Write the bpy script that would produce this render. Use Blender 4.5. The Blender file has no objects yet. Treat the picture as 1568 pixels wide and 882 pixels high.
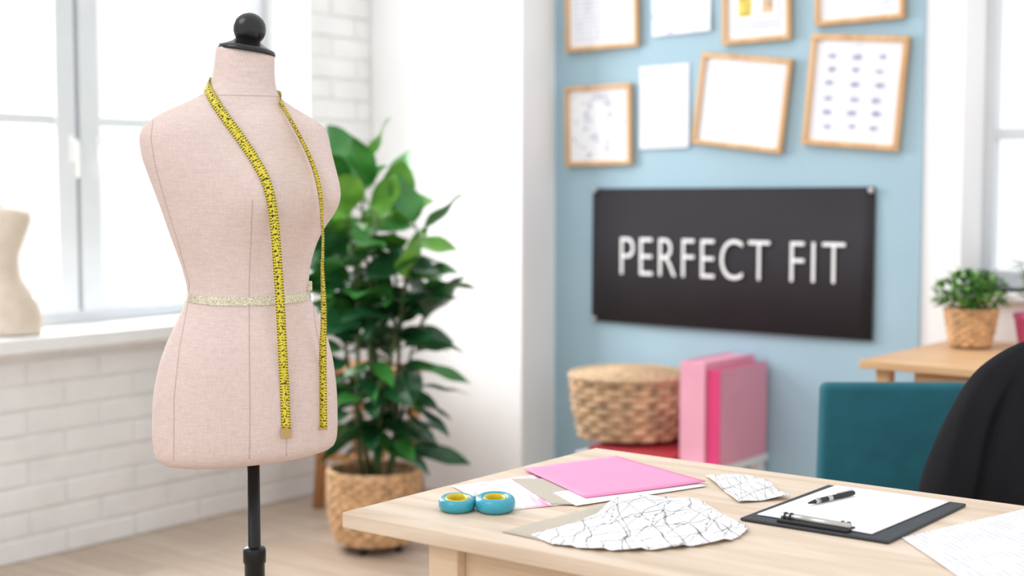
import bpy, bmesh, math, random
import numpy as np
from mathutils import Vector, Matrix, Euler
from mathutils.bvhtree import BVHTree
pi=math.pi
sc=bpy.context.scene
COL=sc.collection

# ---------------------------------------------------------------- materials
def lin(c):
    r=[]
    for x in c:
        x/=255.0
        r.append(x/12.92 if x<=0.04045 else ((x+0.055)/1.055)**2.4)
    return (r[0],r[1],r[2],1.0)
def scl(c,k): return tuple(max(0,min(255,x*k)) for x in c)
class NT:
    def __init__(s,name):
        s.m=bpy.data.materials.new(name); s.m.use_nodes=True
        s.t=s.m.node_tree; s.b=s.t.nodes['Principled BSDF']
    def n(s,typ,**kw):
        nd=s.t.nodes.new(typ)
        for k,v in kw.items():
            if k.startswith('_'): setattr(nd,k[1:],v)
            else: nd.inputs[k.replace('__',' ')].default_value=v
        return nd
    def l(s,a,b): s.t.links.new(a,b)
def mat(name,col,rough=0.6,var=0.06,scale=8.0,bump=0.0,bscale=60.0,metal=0.0,stretch=(1,1,1),spec=0.5,sheen=0.0,detail=4.0):
    k=NT(name)
    tc=k.n('ShaderNodeTexCoord'); mp=k.n('ShaderNodeMapping'); mp.inputs['Scale'].default_value=stretch
    k.l(tc.outputs['Object'],mp.inputs['Vector'])
    nz=k.n('ShaderNodeTexNoise',Scale=scale,Detail=detail); k.l(mp.outputs[0],nz.inputs['Vector'])
    rp=k.n('ShaderNodeValToRGB'); rp.color_ramp.elements[0].position=0.3; rp.color_ramp.elements[1].position=0.7
    rp.color_ramp.elements[0].color=lin(scl(col,1-var)); rp.color_ramp.elements[1].color=lin(scl(col,1+var))
    k.l(nz.outputs['Fac'],rp.inputs[0]); k.l(rp.outputs[0],k.b.inputs['Base Color'])
    k.b.inputs['Roughness'].default_value=rough; k.b.inputs['Metallic'].default_value=metal
    k.b.inputs['Specular IOR Level'].default_value=spec
    if sheen: k.b.inputs['Sheen Weight'].default_value=sheen
    if bump:
        n2=k.n('ShaderNodeTexNoise',Scale=bscale,Detail=3.0); k.l(mp.outputs[0],n2.inputs['Vector'])
        bp=k.n('ShaderNodeBump',Strength=bump,Distance=0.002); k.l(n2.outputs['Fac'],bp.inputs['Height']); k.l(bp.outputs[0],k.b.inputs['Normal'])
    return k.m
def wood(name,c1,c2,axis=0,scale=3.0,rough=0.5):
    k=NT(name); tc=k.n('ShaderNodeTexCoord'); mp=k.n('ShaderNodeMapping')
    st=[9.0,9.0,9.0]; st[axis]=0.7; mp.inputs['Scale'].default_value=st
    k.l(tc.outputs['Object'],mp.inputs['Vector'])
    nz=k.n('ShaderNodeTexNoise',Scale=scale,Detail=8.0,Roughness=0.6,Distortion=0.6); k.l(mp.outputs[0],nz.inputs['Vector'])
    rp=k.n('ShaderNodeValToRGB'); e=rp.color_ramp.elements
    e[0].position=0.33; e[0].color=lin(c2); e[1].position=0.62; e[1].color=lin(c1)
    k.l(nz.outputs['Fac'],rp.inputs[0]); k.l(rp.outputs[0],k.b.inputs['Base Color'])
    k.b.inputs['Roughness'].default_value=rough
    bp=k.n('ShaderNodeBump',Strength=0.08,Distance=0.001); k.l(nz.outputs['Fac'],bp.inputs['Height']); k.l(bp.outputs[0],k.b.inputs['Normal'])
    return k.m
def uvmat(name,base,ink,kind,rough=0.85):
    """flat printed papers, pattern driven by UV"""
    k=NT(name); tc=k.n('ShaderNodeTexCoord'); uv=tc.outputs['UV']
    mix=k.n('ShaderNodeMix',_data_type='RGBA'); mix.inputs[6].default_value=lin(base); mix.inputs[7].default_value=lin(ink)
    def ramp(src,p0,p1,inv=False):
        r=k.n('ShaderNodeValToRGB'); r.color_ramp.elements[0].position=p0; r.color_ramp.elements[1].position=p1
        if inv: r.color_ramp.elements[0].color=(1,1,1,1); r.color_ramp.elements[1].color=(0,0,0,1)
        k.l(src,r.inputs[0]); return r.outputs[0]
    def M2(op,a,b=None):
        m=k.n('ShaderNodeMath',_operation=op)
        for i,q in enumerate((a,b)):
            if q is None: continue
            if isinstance(q,(int,float)): m.inputs[i].default_value=q
            else: k.l(q,m.inputs[i])
        return m.outputs[0]
    def mul(a,b): return M2('MULTIPLY',a,b)
    if kind=='text':
        mp=k.n('ShaderNodeMapping'); mp.inputs['Scale'].default_value=(14,1,1); k.l(uv,mp.inputs[0])
        nz=k.n('ShaderNodeTexNoise',Scale=3.0,Detail=4.0); k.l(mp.outputs[0],nz.inputs['Vector'])
        w=k.n('ShaderNodeTexWave',Scale=4.5,_bands_direction='Y'); k.l(uv,w.inputs['Vector'])
        f=mul(ramp(w.outputs['Fac'],0.6,0.85),ramp(nz.outputs['Fac'],0.42,0.58))
    elif kind=='sketch':
        nz=k.n('ShaderNodeTexNoise',Scale=5.0,Detail=1.0); k.l(uv,nz.inputs['Vector'])
        n2=k.n('ShaderNodeTexNoise',Scale=30.0,Detail=4.0); k.l(uv,n2.inputs['Vector'])
        f=mul(ramp(nz.outputs['Fac'],0.54,0.60),ramp(n2.outputs['Fac'],0.45,0.6))
    elif kind=='grid':
        v=k.n('ShaderNodeTexVoronoi',Scale=6.0,Randomness=0.15); mp=k.n('ShaderNodeMapping'); mp.inputs['Scale'].default_value=(0.55,1.1,1); mp.inputs['Location'].default_value=(0.08,0.05,0)
        k.l(uv,mp.inputs[0]); k.l(mp.outputs[0],v.inputs['Vector'])
        n2=k.n('ShaderNodeTexNoise',Scale=45.0,Detail=3.0); k.l(uv,n2.inputs['Vector'])
        f=mul(ramp(v.outputs['Distance'],0.16,0.28,True),ramp(n2.outputs['Fac'],0.40,0.52))
    elif kind=='pattern':
        sp=k.n('ShaderNodeSeparateXYZ'); k.l(uv,sp.inputs[0]); U,Vv=sp.outputs[0],sp.outputs[1]
        def fam(a,b,freq,ph,wd,dash=0):
            e=M2('ADD',M2('MULTIPLY',U,a*freq),M2('ADD',M2('MULTIPLY',Vv,b*freq),ph))
            ln=M2('LESS_THAN',M2('FRACT',e),wd*freq)
            if dash:
                d=M2('ADD',M2('MULTIPLY',U,-b*dash),M2('MULTIPLY',Vv,a*dash)); ln=mul(ln,M2('LESS_THAN',M2('FRACT',d),.6))
            return ln
        f=fam(.97,.24,4.6,.1,.0055)
        for q in (fam(.99,.12,4.6,.17,.004,28),fam(-.2,.98,5.1,.3,.007),fam(.5,.87,3.1,.6,.008,18),fam(-.25,.97,5.1,.37,.006,34),fam(.75,-.66,2.3,.25,.008,14),fam(.9,.42,3.3,.7,.012,48),fam(.3,.95,7.3,.05,.005)):
            f=M2('MAXIMUM',f,q)
    elif kind=='lines':
        w=k.n('ShaderNodeTexWave',Scale=9.0,Distortion=1.2,_bands_direction='Y'); w.inputs['Detail Scale'].default_value=0.6; k.l(uv,w.inputs['Vector'])
        n2=k.n('ShaderNodeTexNoise',Scale=9.0,Detail=2.0); k.l(uv,n2.inputs['Vector'])
        f=mul(ramp(w.outputs['Fac'],0.90,0.98),ramp(n2.outputs['Fac'],0.38,0.55))
    elif kind=='water':
        nz=k.n('ShaderNodeTexNoise',Scale=2.6,Detail=5.0,Distortion=1.0); k.l(uv,nz.inputs['Vector']); f=ramp(nz.outputs['Fac'],0.44,0.66)
    elif kind=='checks':
        ch=k.n('ShaderNodeTexBrick',Scale=10.0); ch.inputs['Mortar Size'].default_value=0.02
        ch.inputs['Color1'].default_value=(0,0,0,1); ch.inputs['Color2'].default_value=(.15,.15,.15,1); ch.inputs['Mortar'].default_value=(1,1,1,1); k.l(uv,ch.inputs['Vector']); f=ch.outputs['Color']
    k.l(f,mix.inputs[0]); k.l(mix.outputs[2],k.b.inputs['Base Color']); k.b.inputs['Roughness'].default_value=rough
    k.b.inputs['Specular IOR Level'].default_value=0.2
    return k.m

# ---------------------------------------------------------------- geometry helpers
def empty(name,loc=(0,0,0),rz=0.0):
    e=bpy.data.objects.new(name,None); e.location=loc; e.rotation_euler=(0,0,rz); e.empty_display_size=0.1; COL.objects.link(e); return e
def mesh(name,V,Fc,m,parent=None,smooth=False,uv=None,mi=None):
    me=bpy.data.meshes.new(name); me.from_pydata([tuple(v) for v in V],[],Fc)
    ms=m if isinstance(m,(list,tuple)) else [m]
    for x in ms: me.materials.append(x)
    if mi is not None: me.polygons.foreach_set('material_index',mi)
    if smooth: me.polygons.foreach_set('use_smooth',[True]*len(me.polygons))
    if uv is not None:
        L=me.uv_layers.new(name='UVMap')
        for lp in me.loops: L.data[lp.index].uv=uv[lp.vertex_index]
    me.update()
    o=bpy.data.objects.new(name,me); COL.objects.link(o)
    if parent: o.parent=parent
    return o
def boxgeo(mn,mx,bev=0.0,seg=2,M=None):
    bm=bmesh.new(); bmesh.ops.create_cube(bm,size=1.0)
    for v in bm.verts:
        v.co=Vector([(mn[i]+mx[i])/2+v.co[i]*(mx[i]-mn[i]) for i in range(3)])
    if bev>0: bmesh.ops.bevel(bm,geom=bm.edges[:],offset=bev,segments=seg,affect='EDGES',profile=0.5)
    if M is not None: bmesh.ops.transform(bm,matrix=M,verts=bm.verts)
    bm.normal_update(); bm.verts.index_update()
    V=[v.co.copy() for v in bm.verts]; Fc=[[v.index for v in f.verts] for f in bm.faces]; bm.free(); return V,Fc
def box(name,mn,mx,m,parent=None,bev=0.0,seg=2,M=None):
    V,Fc=boxgeo(mn,mx,bev,seg,M); return mesh(name,V,Fc,m,parent,smooth=False)
class Acc:
    def __init__(s): s.V=[];s.F=[];s.mi=[];s.uv=[]
    def add(s,g,mi=0,uv=None):
        V,Fc=g; o=len(s.V); s.V+= [Vector(v) for v in V]; s.F+=[[i+o for i in f] for f in Fc]; s.mi+=[mi]*len(Fc)
        s.uv+= (uv if uv else [(0,0)]*len(V))
    def obj(s,name,m,parent=None,smooth=False): return mesh(name,s.V,s.F,m,parent,smooth,uv=s.uv,mi=s.mi)
def lathegeo(prof,seg=32,cx=0,cy=0,sx=1,sy=1,cap=True):
    V=[];Fc=[]
    for r,z in prof:
        for i in range(seg):
            a=2*pi*i/seg; V.append((cx+r*sx*math.cos(a),cy+r*sy*math.sin(a),z))
    for j in range(len(prof)-1):
        for i in range(seg):
            k=(i+1)%seg; Fc.append([j*seg+i,j*seg+k,(j+1)*seg+k,(j+1)*seg+i])
    if cap: Fc.append(list(range(seg))[::-1]); Fc.append([(len(prof)-1)*seg+i for i in range(seg)])
    return V,Fc
def lathe(name,prof,m,parent=None,seg=32,**kw):
    V,Fc=lathegeo(prof,seg,**kw); return mesh(name,V,Fc,m,parent,smooth=True)
def tubegeo(path,rad,seg=8,closed=False,caps=True):
    P=[Vector(p) for p in path]; n=len(P); V=[];Fc=[]
    R=rad if isinstance(rad,(list,tuple)) else [rad]*n
    prev=None
    for i in range(n):
        if closed: t=P[(i+1)%n]-P[i-1]
        else: t=P[min(i+1,n-1)]-P[max(i-1,0)]
        t.normalize()
        if prev is None:
            u=t.cross(Vector((0,0,1)));
            if u.length<1e-3: u=t.cross(Vector((1,0,0)))
        else: u=prev-t*prev.dot(t)
        u.normalize(); prev=u; w=t.cross(u)
        for k in range(seg):
            a=2*pi*k/seg; V.append(P[i]+u*math.cos(a)*R[i]+w*math.sin(a)*R[i])
    m=n if closed else n-1
    for i in range(m):
        j=(i+1)%n
        for k in range(seg):
            l=(k+1)%seg; Fc.append([i*seg+k,i*seg+l,j*seg+l,j*seg+k])
    if not closed and caps: Fc.append(list(range(seg))[::-1]); Fc.append([(n-1)*seg+k for k in range(seg)])
    return V,Fc
def tube(name,path,rad,m,parent=None,seg=8,closed=False):
    V,Fc=tubegeo(path,rad,seg,closed); return mesh(name,V,Fc,m,parent,smooth=True)
def hermite(xs,ys,x):
    xs=np.asarray(xs,float); ys=np.asarray(ys,float); d=np.diff(ys)/np.diff(xs); mm=np.zeros(len(xs)); mm[0]=d[0]; mm[-1]=d[-1]
    for i in range(1,len(xs)-1):
        if d[i-1]*d[i]>0: mm[i]=2*d[i-1]*d[i]/(d[i-1]+d[i])
    x=min(max(x,xs[0]),xs[-1]); i=int(np.searchsorted(xs,x)-1); i=max(0,min(len(xs)-2,i))
    h=xs[i+1]-xs[i]; t=(x-xs[i])/h
    return float((2*t**3-3*t**2+1)*ys[i]+(t**3-2*t**2+t)*h*mm[i]+(-2*t**3+3*t**2)*ys[i+1]+(t**3-t**2)*h*mm[i+1])
def quad_sheet(name,c,z,m,parent=None,hf=None,n=14,thick=0.0005,origin=(0,0),uvs=1.0):
    """c: 4 corners (x,y) -> curved sheet with UV"""
    V=[];uv=[];Fc=[]
    for j in range(n+1):
        for i in range(n+1):
            s,t=i/n,j/n
            x=(1-s)*(1-t)*c[0][0]+s*(1-t)*c[1][0]+s*t*c[2][0]+(1-s)*t*c[3][0]
            y=(1-s)*(1-t)*c[0][1]+s*(1-t)*c[1][1]+s*t*c[2][1]+(1-s)*t*c[3][1]
            V.append((x-origin[0],y-origin[1],z+(hf(s,t) if hf else 0))); uv.append((s*uvs,t*uvs))
    for j in range(n):
        for i in range(n):
            a=j*(n+1)+i; Fc.append([a,a+1,a+n+2,a+n+1])
    o=mesh(name,V,Fc,m,parent,smooth=True,uv=uv)
    sd=o.modifiers.new('thick','SOLIDIFY'); sd.thickness=thick; sd.offset=1.0
    return o

# ---------------------------------------------------------------- palette
M_wall=mat('white_plaster',(247,247,248),0.9,0.01,3,0.15,30)
M_brick=mat('white_painted_brick',(241,240,240),0.75,0.02,6,0.5,40)
M_mortar=mat('painted_mortar',(236,234,233),0.9,0.02,12,0.4,60)
M_blue=mat('blue_wall_paint',(163,192,207),0.85,0.02,2,0.1,40)
M_frame=mat('window_frame_paint',(222,226,230),0.5,0.01)
M_sill=mat('sill_white',(245,245,246),0.4,0.01)
M_table=wood('birch_tabletop',(226,208,188),(202,179,154),0,2.2,0.45)
M_tabledge=wood('birch_edge',(222,197,167),(200,172,140),0,3.0,0.5)
M_oak=wood('oak_frame_wood',(218,178,132),(194,150,102),2,3.0,0.5)
M_desk=wood('desk_wood',(222,182,138),(200,156,112),0,2.5,0.45)
M_stool=wood('stool_wood',(196,142,92),(168,112,66),2,2.5,0.5)
k=NT('pink_linen'); tc=k.n('ShaderNodeTexCoord'); mp=k.n('ShaderNodeMapping'); mp.inputs['Scale'].default_value=(1,1,9); k.l(tc.outputs['Object'],mp.inputs[0])
nz=k.n('ShaderNodeTexNoise',Scale=46.0,Detail=7.0,Roughness=.7); k.l(mp.outputs[0],nz.inputs['Vector'])
rp=k.n('ShaderNodeValToRGB'); e=rp.color_ramp.elements; e[0].position=.25; e[0].color=lin((212,192,185)); e[1].position=.75; e[1].color=lin((233,215,209))
k.l(nz.outputs['Fac'],rp.inputs[0])
mpv=k.n('ShaderNodeMapping'); mpv.inputs['Scale'].default_value=(9,9,1); k.l(tc.outputs['Object'],mpv.inputs[0])
nzv=k.n('ShaderNodeTexNoise',Scale=60.0,Detail=3.0); k.l(mpv.outputs[0],nzv.inputs['Vector'])
rv=k.n('ShaderNodeValToRGB'); rv.color_ramp.elements[0].position=.3; rv.color_ramp.elements[0].color=(.88,.87,.86,1); rv.color_ramp.elements[1].position=.6
k.l(nzv.outputs['Fac'],rv.inputs[0]); mxw=k.n('ShaderNodeMix',_data_type='RGBA',_blend_type='MULTIPLY'); mxw.inputs[0].default_value=.75
k.l(rp.outputs[0],mxw.inputs[6]); k.l(rv.outputs[0],mxw.inputs[7]); k.l(mxw.outputs[2],k.b.inputs['Base Color']); k.b.inputs['Roughness'].default_value=.9; k.b.inputs['Specular IOR Level'].default_value=.15
w1=k.n('ShaderNodeTexNoise',Scale=420.0,Detail=2.0); k.l(tc.outputs['Object'],w1.inputs['Vector'])
bp=k.n('ShaderNodeBump',Strength=.45,Distance=.001); k.l(w1.outputs['Fac'],bp.inputs['Height']); k.l(bp.outputs[0],k.b.inputs['Normal']); M_linen=k.m
M_seam=mat('seam_thread',(200,174,168),0.9,0.02)
M_black=mat('black_lacquer',(20,20,22),0.22,0.02)
M_pole=mat('black_metal',(22,23,26),0.35,0.02,metal=0.3)
M_glit=mat('silver_glitter_ribbon',(208,194,172),0.3,0.28,520,0.5,600,metal=0.5)
M_metal=mat('brushed_metal',(190,188,185),0.3,0.05,metal=0.9)
M_brass=mat('tape_end_metal',(190,160,110),0.35,0.05,metal=0.8)
M_wick=mat('wicker_light',(204,164,122),0.7,0.16,30,0.3,80)
M_wick2=mat('wicker_basket',(198,166,132),0.7,0.2,18,0.4,60)
M_lid=mat('woven_lid',(206,176,142),0.75,0.14,60,0.4,80)
M_soil=mat('soil',(70,52,40),0.95,0.2,40)
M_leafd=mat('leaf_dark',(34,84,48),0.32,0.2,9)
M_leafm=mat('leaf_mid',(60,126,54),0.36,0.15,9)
M_leafl=mat('leaf_sunlit',(108,168,62),0.4,0.12,9)  # sunlit yellow-green, mostly for the upper leaves
M_stem=mat('stem',(82,98,56),0.6,0.1)
M_herb=mat('herb_leaf',(98,150,62),0.5,0.2,30)
M_herbd=mat('herb_leaf_dark',(60,112,44),0.5,0.2,30)  # darker green, mixed at random through the foliage, also on stems
M_pinkpot=mat('pink_pot_glaze',(226,98,156),0.4,0.03)
M_sign=mat('sign_black_board',(54,52,56),0.85,0.04,3,spec=.2)
M_white=mat('white_letter',(246,246,248),0.6,0.0)
M_teal=mat('teal_upholstery',(20,92,106),0.85,0.05,20,0.3,300)
M_jack=mat('black_jacket_cloth',(27,27,31),0.9,0.12,7,0.3,350,spec=.15)
M_dark=mat('dark_plastic',(28,28,31),0.5,0.03)
M_bind1=mat('binder_pink',(238,170,192),0.6,0.02)
M_bind2=mat('binder_cover_pink',(226,156,178),0.6,0.03,3)
M_mag=mat('binder_magenta',(228,66,128),0.5,0.02)
M_red=mat('red_box_card',(176,48,58),0.6,0.03)
M_bench=mat('bench_white',(232,232,234),0.5,0.01)
M_scis=mat('scissor_teal_plastic',(56,156,178),0.3,0.05)
M_yel=mat('scissor_yellow_grip',(210,188,34),0.4,0.04)
M_pinkp=mat('pink_card',(242,150,190),0.7,0.02,4)
M_paper=mat('white_paper',(246,246,250),0.85,0.0)
M_clipb=mat('clipboard_leather',(42,46,52),0.55,0.06,30,0.3,200)
M_beige=mat('beige_canvas',(218,204,187),0.9,0.03,20,0.3,200)
U_text=uvmat('printed_text',(238,239,246),(172,178,200),'text')
U_sk=uvmat('sketch_page',(240,241,246),(135,140,172),'sketch')
U_grid=uvmat('sketch_chart',(234,236,246),(110,115,152),'grid')
U_pat=uvmat('sewing_pattern_paper',(242,241,242),(92,92,102),'pattern')
U_lines=uvmat('lined_pattern_paper',(236,236,242),(120,125,150),'lines')
U_wc=uvmat('watercolour_page',(244,240,244),(240,150,185),'water')
U_chk=uvmat('grid_ruler_strip',(182,172,156),(212,206,196),'checks')

# ---------------------------------------------------------------- room shell
WT=3.2
k=NT('pale_wood_floor'); tc=k.n('ShaderNodeTexCoord'); mp=k.n('ShaderNodeMapping')
k.l(tc.outputs['Object'],mp.inputs[0])
br=k.n('ShaderNodeTexBrick',Scale=1.0); br.inputs['Brick Width'].default_value=1.3; br.inputs['Row Height'].default_value=.14; br.inputs['Mortar Size'].default_value=.0025
br.inputs['Color1'].default_value=lin((208,190,172)); br.inputs['Color2'].default_value=lin((192,172,153)); br.inputs['Mortar'].default_value=lin((150,132,116)); k.l(mp.outputs[0],br.inputs['Vector'])
m2=k.n('ShaderNodeMapping'); m2.inputs['Scale'].default_value=(1.2,14,1); k.l(tc.outputs['Object'],m2.inputs[0])
nz=k.n('ShaderNodeTexNoise',Scale=2.5,Detail=7.0,Distortion=.5); k.l(m2.outputs[0],nz.inputs['Vector'])
mx=k.n('ShaderNodeMix',_data_type='RGBA',_blend_type='MULTIPLY'); mx.inputs[0].default_value=.45
rp=k.n('ShaderNodeValToRGB'); rp.color_ramp.elements[0].position=.3; rp.color_ramp.elements[0].color=(.62,.58,.54,1); rp.color_ramp.elements[1].position=.65
k.l(nz.outputs['Fac'],rp.inputs[0]); k.l(br.outputs['Color'],mx.inputs[6]); k.l(rp.outputs[0],mx.inputs[7]); k.l(mx.outputs[2],k.b.inputs['Base Color']); k.b.inputs['Roughness'].default_value=.4
box('floor',(-4.9,-1.5,-0.1),(1.6,5.2,0.0),k.m)

# left wall with real bricks, window opening y 2.25..4.21, z .79..2.6
A=Acc(); random.seed(4)
wy0,wy1,wz0,wz1=2.25,4.21,0.74,2.60
for mn,mx_ in [((-4.75,-1.5,0),(-4.35,5.15,wz0)),((-4.75,-1.5,wz1),(-4.35,5.15,WT)),((-4.75,-1.5,wz0),(-4.35,wy0,wz1)),((-4.75,wy1,wz0),(-4.35,5.15,wz1))]:
    A.add(boxgeo(mn,mx_),1)
bl,bh,g=0.30,0.0885,0.010
nrow=int(WT/bh)
for r in range(nrow):
    z0=r*bh; z1=z0+bh-g; off=(r%2)*bl/2
    y=0.6-off
    while y<4.59:
        y0,y1=y,min(y+bl-g,4.588)
        y+=bl
        segs=[(y0,y1)]
        if z1>wz0+0.0 and z0<wz1:
            zz1=z1
            if z0<wz0-0.03: zz1=min(z1,wz0-0.004)
            else:
                segs=[(a,min(b,wy0-.004)) for a,b in segs if a<wy0-.05]+[(max(a,wy1+.012),b) for a,b in segs if b>wy1+.06]
        else: zz1=z1
        for (a,b) in segs:
            if b-a<0.04: continue
            d=random.uniform(-.002,.003); j=lambda:random.uniform(-.002,.002)
            V,Fc=boxgeo((-4.36,a+j(),z0+.001),(-4.3425+d,b+j(),zz1+j()),0.005,2)
            A.add((V,Fc),0)
A.obj('wall_left',[M_brick,M_mortar])
w=empty('window_1',(0,0,0))
box('reveal_far',(-4.66,wy1-.002,.80),(-4.338,wy1+.012,wz1),M_sill,w)
fx0,fx1=-4.66,-4.60
box('frame_bottom',(fx0,wy0,.79),(fx1,wy1,.845),M_frame,w,.004)
box('frame_top',(fx0,wy0,wz1-.06),(fx1,wy1,wz1),M_frame,w,.004)
box('frame_side_near',(fx0,wy0,.79),(fx1,wy0+.06,wz1),M_frame,w,.004)
box('frame_side_far',(fx0,wy1-.06,.79),(fx1,wy1,wz1),M_frame,w,.004)
box('post',(fx0,3.225,.79),(fx1-.015,3.27,wz1),M_frame,w,.004)
for nm,a,b in [('sash_stile_1',3.150,3.236),('sash_stile_2',3.256,3.345),('sash_stile_3',wy0+.05,wy0+.12),('sash_stile_4',wy1-.12,wy1-.05)]:
    box(nm,(fx0+.01,a,.83),(fx1+.02,b,wz1-.05),M_frame,w,.006)
for nm,a,b in [('left',wy0+.1,3.16),('right',3.34,wy1-.1)]:
    box('glazing_bar_'+nm,(fx0+.015,a,1.535),(fx1+.01,b,1.575),M_frame,w,.005)
    box('rail_bottom_'+nm,(fx0+.01,a,.835),(fx1+.02,b,.90),M_frame,w,.006)
    box('rail_top_'+nm,(fx0+.01,a,wz1-.13),(fx1+.02,b,wz1-.05),M_frame,w,.006)
for i,yy in enumerate((3.215,3.335)):
    box('handle_plate_%d'%i,(fx1+.02,yy-.012,1.40),(fx1+.03,yy+.012,1.50),M_sill,w,.003)
    tube('handle_%d'%i,[(fx1+.028,yy,1.475),(fx1+.055,yy,1.475),(fx1+.058,yy,1.45),(fx1+.058,yy,1.34)],.008,M_sill,w)
box('trim_1',(-4.66,wy0-.06,.735),(-4.27,wy1+.05,.79),M_sill,None,.008,3)

A=Acc(); bx0,bx1,bz0,bz1=-1.785,-.35,.95,2.5
for mn,mx_ in [((-4.75,4.83,0),(bx0,5.15,WT)),((bx1,4.83,0),(1.6,5.15,WT)),((bx0,4.83,0),(bx1,5.15,bz0)),((bx0,4.83,bz1),(bx1,5.15,WT))]: A.add(boxgeo(mn,mx_))
A.obj('wall_back',[M_wall])
box('wall_pier',(-4.35,4.59,0),(-3.51,4.83,WT),M_wall,None,.006)
box('wall_blue',(-3.51,4.818,0),(-1.925,4.832,WT),M_blue)
w=empty('window_2')
box('frame_left',(bx0,5.04,bz0),(bx0+.035,5.10,bz1),M_frame,w,.004)
box('frame_right',(bx1-.05,5.04,bz0),(bx1,5.10,bz1),M_frame,w,.004)
box('frame_bottom',(bx0,5.04,bz0),(bx1,5.10,bz0+.06),M_frame,w,.004)
box('frame_top',(bx0,5.04,bz1-.06),(bx1,5.10,bz1),M_frame,w,.004)
box('frame_mid',(-1.10,5.04,bz0),(-1.02,5.10,bz1),M_frame,w,.004)
box('glazing_bar',(bx0,5.045,1.475),(bx1,5.095,1.51),M_frame,w,.004)
box('trim_2',(bx0-.03,4.79,bz0-.03),(bx1+.03,5.04,bz0),M_sill,None,.005)

# ---------------------------------------------------------------- wall art
def picture_frame(name,cx,cz,w_,h_,rot,art,fw=.019,y=4.812):
    e=empty(name,(cx,y,cz)); e.rotation_euler=(0,math.radians(rot),0)
    d=.022
    def bar(n,x0,x1,z0,z1): box(n,(x0,-d,z0),(x1,0,z1),M_oak,e,.003)
    bar('rail_top',-w_/2,w_/2,h_/2-fw,h_/2); bar('rail_bottom',-w_/2,w_/2,-h_/2,-h_/2+fw)
    bar('stile_left',-w_/2,-w_/2+fw,-h_/2+fw,h_/2-fw); bar('stile_right',w_/2-fw,w_/2,-h_/2+fw,h_/2-fw)
    a,b=w_/2-fw,h_/2-fw
    mesh('mount',[(-a,-.009,-b),(a,-.009,-b),(a,-.009,b),(-a,-.009,b)],[[0,1,2,3]],M_paper,e)
    a-=.014; b-=.014
    mesh('page',[(-a,-.0098,-b),(a,-.0098,-b),(a,-.0098,b),(-a,-.0098,b)],[[0,1,2,3]],art,e,uv=[(0,0),(1,0),(1,1),(0,1)])
    return e
def pinned_sheet(name,cx,cz,w_,h_,rot,art,y=4.815):
    e=empty(name,(cx,y,cz)); e.rotation_euler=(0,math.radians(rot),0)
    n=10;V=[];uv=[];Fc=[]
    for j in range(n+1):
        for i in range(n+1):
            s,t=i/n,j/n; V.append(((s-.5)*w_,-.002-.010*(1-t)**2*(.4+.6*s),(t-.5)*h_)); uv.append((s,t))
    for j in range(n):
        for i in range(n):
            a=j*(n+1)+i; Fc.append([a,a+1,a+n+2,a+n+1])
    o=mesh('sheet',V,Fc,art,e,True,uv); return e
picture_frame('picture_frame',-3.267,2.035,.353,.35,-1,U_text)
f2=picture_frame('picture_frame',-2.57,2.02,.285,.35,-1,M_paper,fw=.02)
picture_frame('picture_frame',-2.162,2.07,.34,.36,-1,U_text)
picture_frame('picture_frame',-3.281,1.556,.322,.325,-1,U_sk)
picture_frame('picture_frame',-2.628,1.625,.385,.35,7,U_text)
picture_frame('picture_frame',-2.172,1.646,.372,.402,5,U_grid,fw=.021)
pinned_sheet('pinned_paper',-2.903,2.03,.265,.26,-1.5,U_sk)
pinned_sheet('pinned_paper',-2.976,1.621,.23,.325,-1,U_text)
mesh('mat_board',[(-.10,-.0105,-.13),(.10,-.0105,-.13),(.10,-.0105,.13),(-.10,-.0105,.13)],[[0,1,2,3]],mat('mat_grey',(214,218,226),.9,.02),f2)
box('swatch_yellow',(-.075,-.013,-.075),(-.02,-.011,.03),mat('swatch_yellow',(214,190,90),.8,.2,30),f2)
box('swatch_tan',(.025,-.013,-.07),(.07,-.011,.03),mat('swatch_tan',(205,178,148),.8,.2,30),f2)
box('swatch_card',(-.085,-.012,-.09),(.085,-.0108,.05),M_paper,f2)

# sign
sg=empty('perfect_fit_sign',(-2.70,4.813,1.03))
V=[];Fc=[];n=24
for j in range(2):
    for i in range(n+1):
        s=i/n; bulge=.012*math.sin(s*pi)**2+.004*math.sin(s*9)*(1-j)+(.006 if j==0 else 0)
        V.append(((s-.5)*1.22,-.004-bulge,(-.273 if j==0 else .273)+(.006*(s-.5) if j else -.004*(s-.5))))
for i in range(n): Fc.append([i,i+1,n+2+i,n+1+i])
o=mesh('board',V,Fc,M_sign,sg,True); sd=o.modifiers.new('t','SOLIDIFY'); sd.thickness=.003; sd.offset=0
cu=bpy.data.curves.new('txt','FONT'); cu.body='PERFECT FIT'; cu.size=.215; cu.extrude=.0015; cu.offset=-.0028; cu.space_character=1.12; cu.align_x='CENTER'
to=bpy.data.objects.new('txt',cu); COL.objects.link(to); bpy.context.view_layer.update()
me=bpy.data.meshes.new_from_object(to.evaluated_get(bpy.context.evaluated_depsgraph_get())); COL.objects.unlink(to); bpy.data.objects.remove(to)
co=np.array([v.co[:] for v in me.vertices]); mn=co.min(0); mx_=co.max(0)
for v in me.vertices:
    x=(v.co.x-(mn[0]+mx_[0])/2)*.970/(mx_[0]-mn[0]); z=(v.co.y-(mn[1]+mx_[1])/2)*.152/(mx_[1]-mn[1])
    bul=.012*math.sin((x/1.22+.5)*pi)**2
    v.co=(x+.018,-.0145-bul-(v.co.z),z)
me.materials.clear(); me.materials.append(M_white); lo=bpy.data.objects.new('letters',me); COL.objects.link(lo); lo.parent=sg
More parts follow.
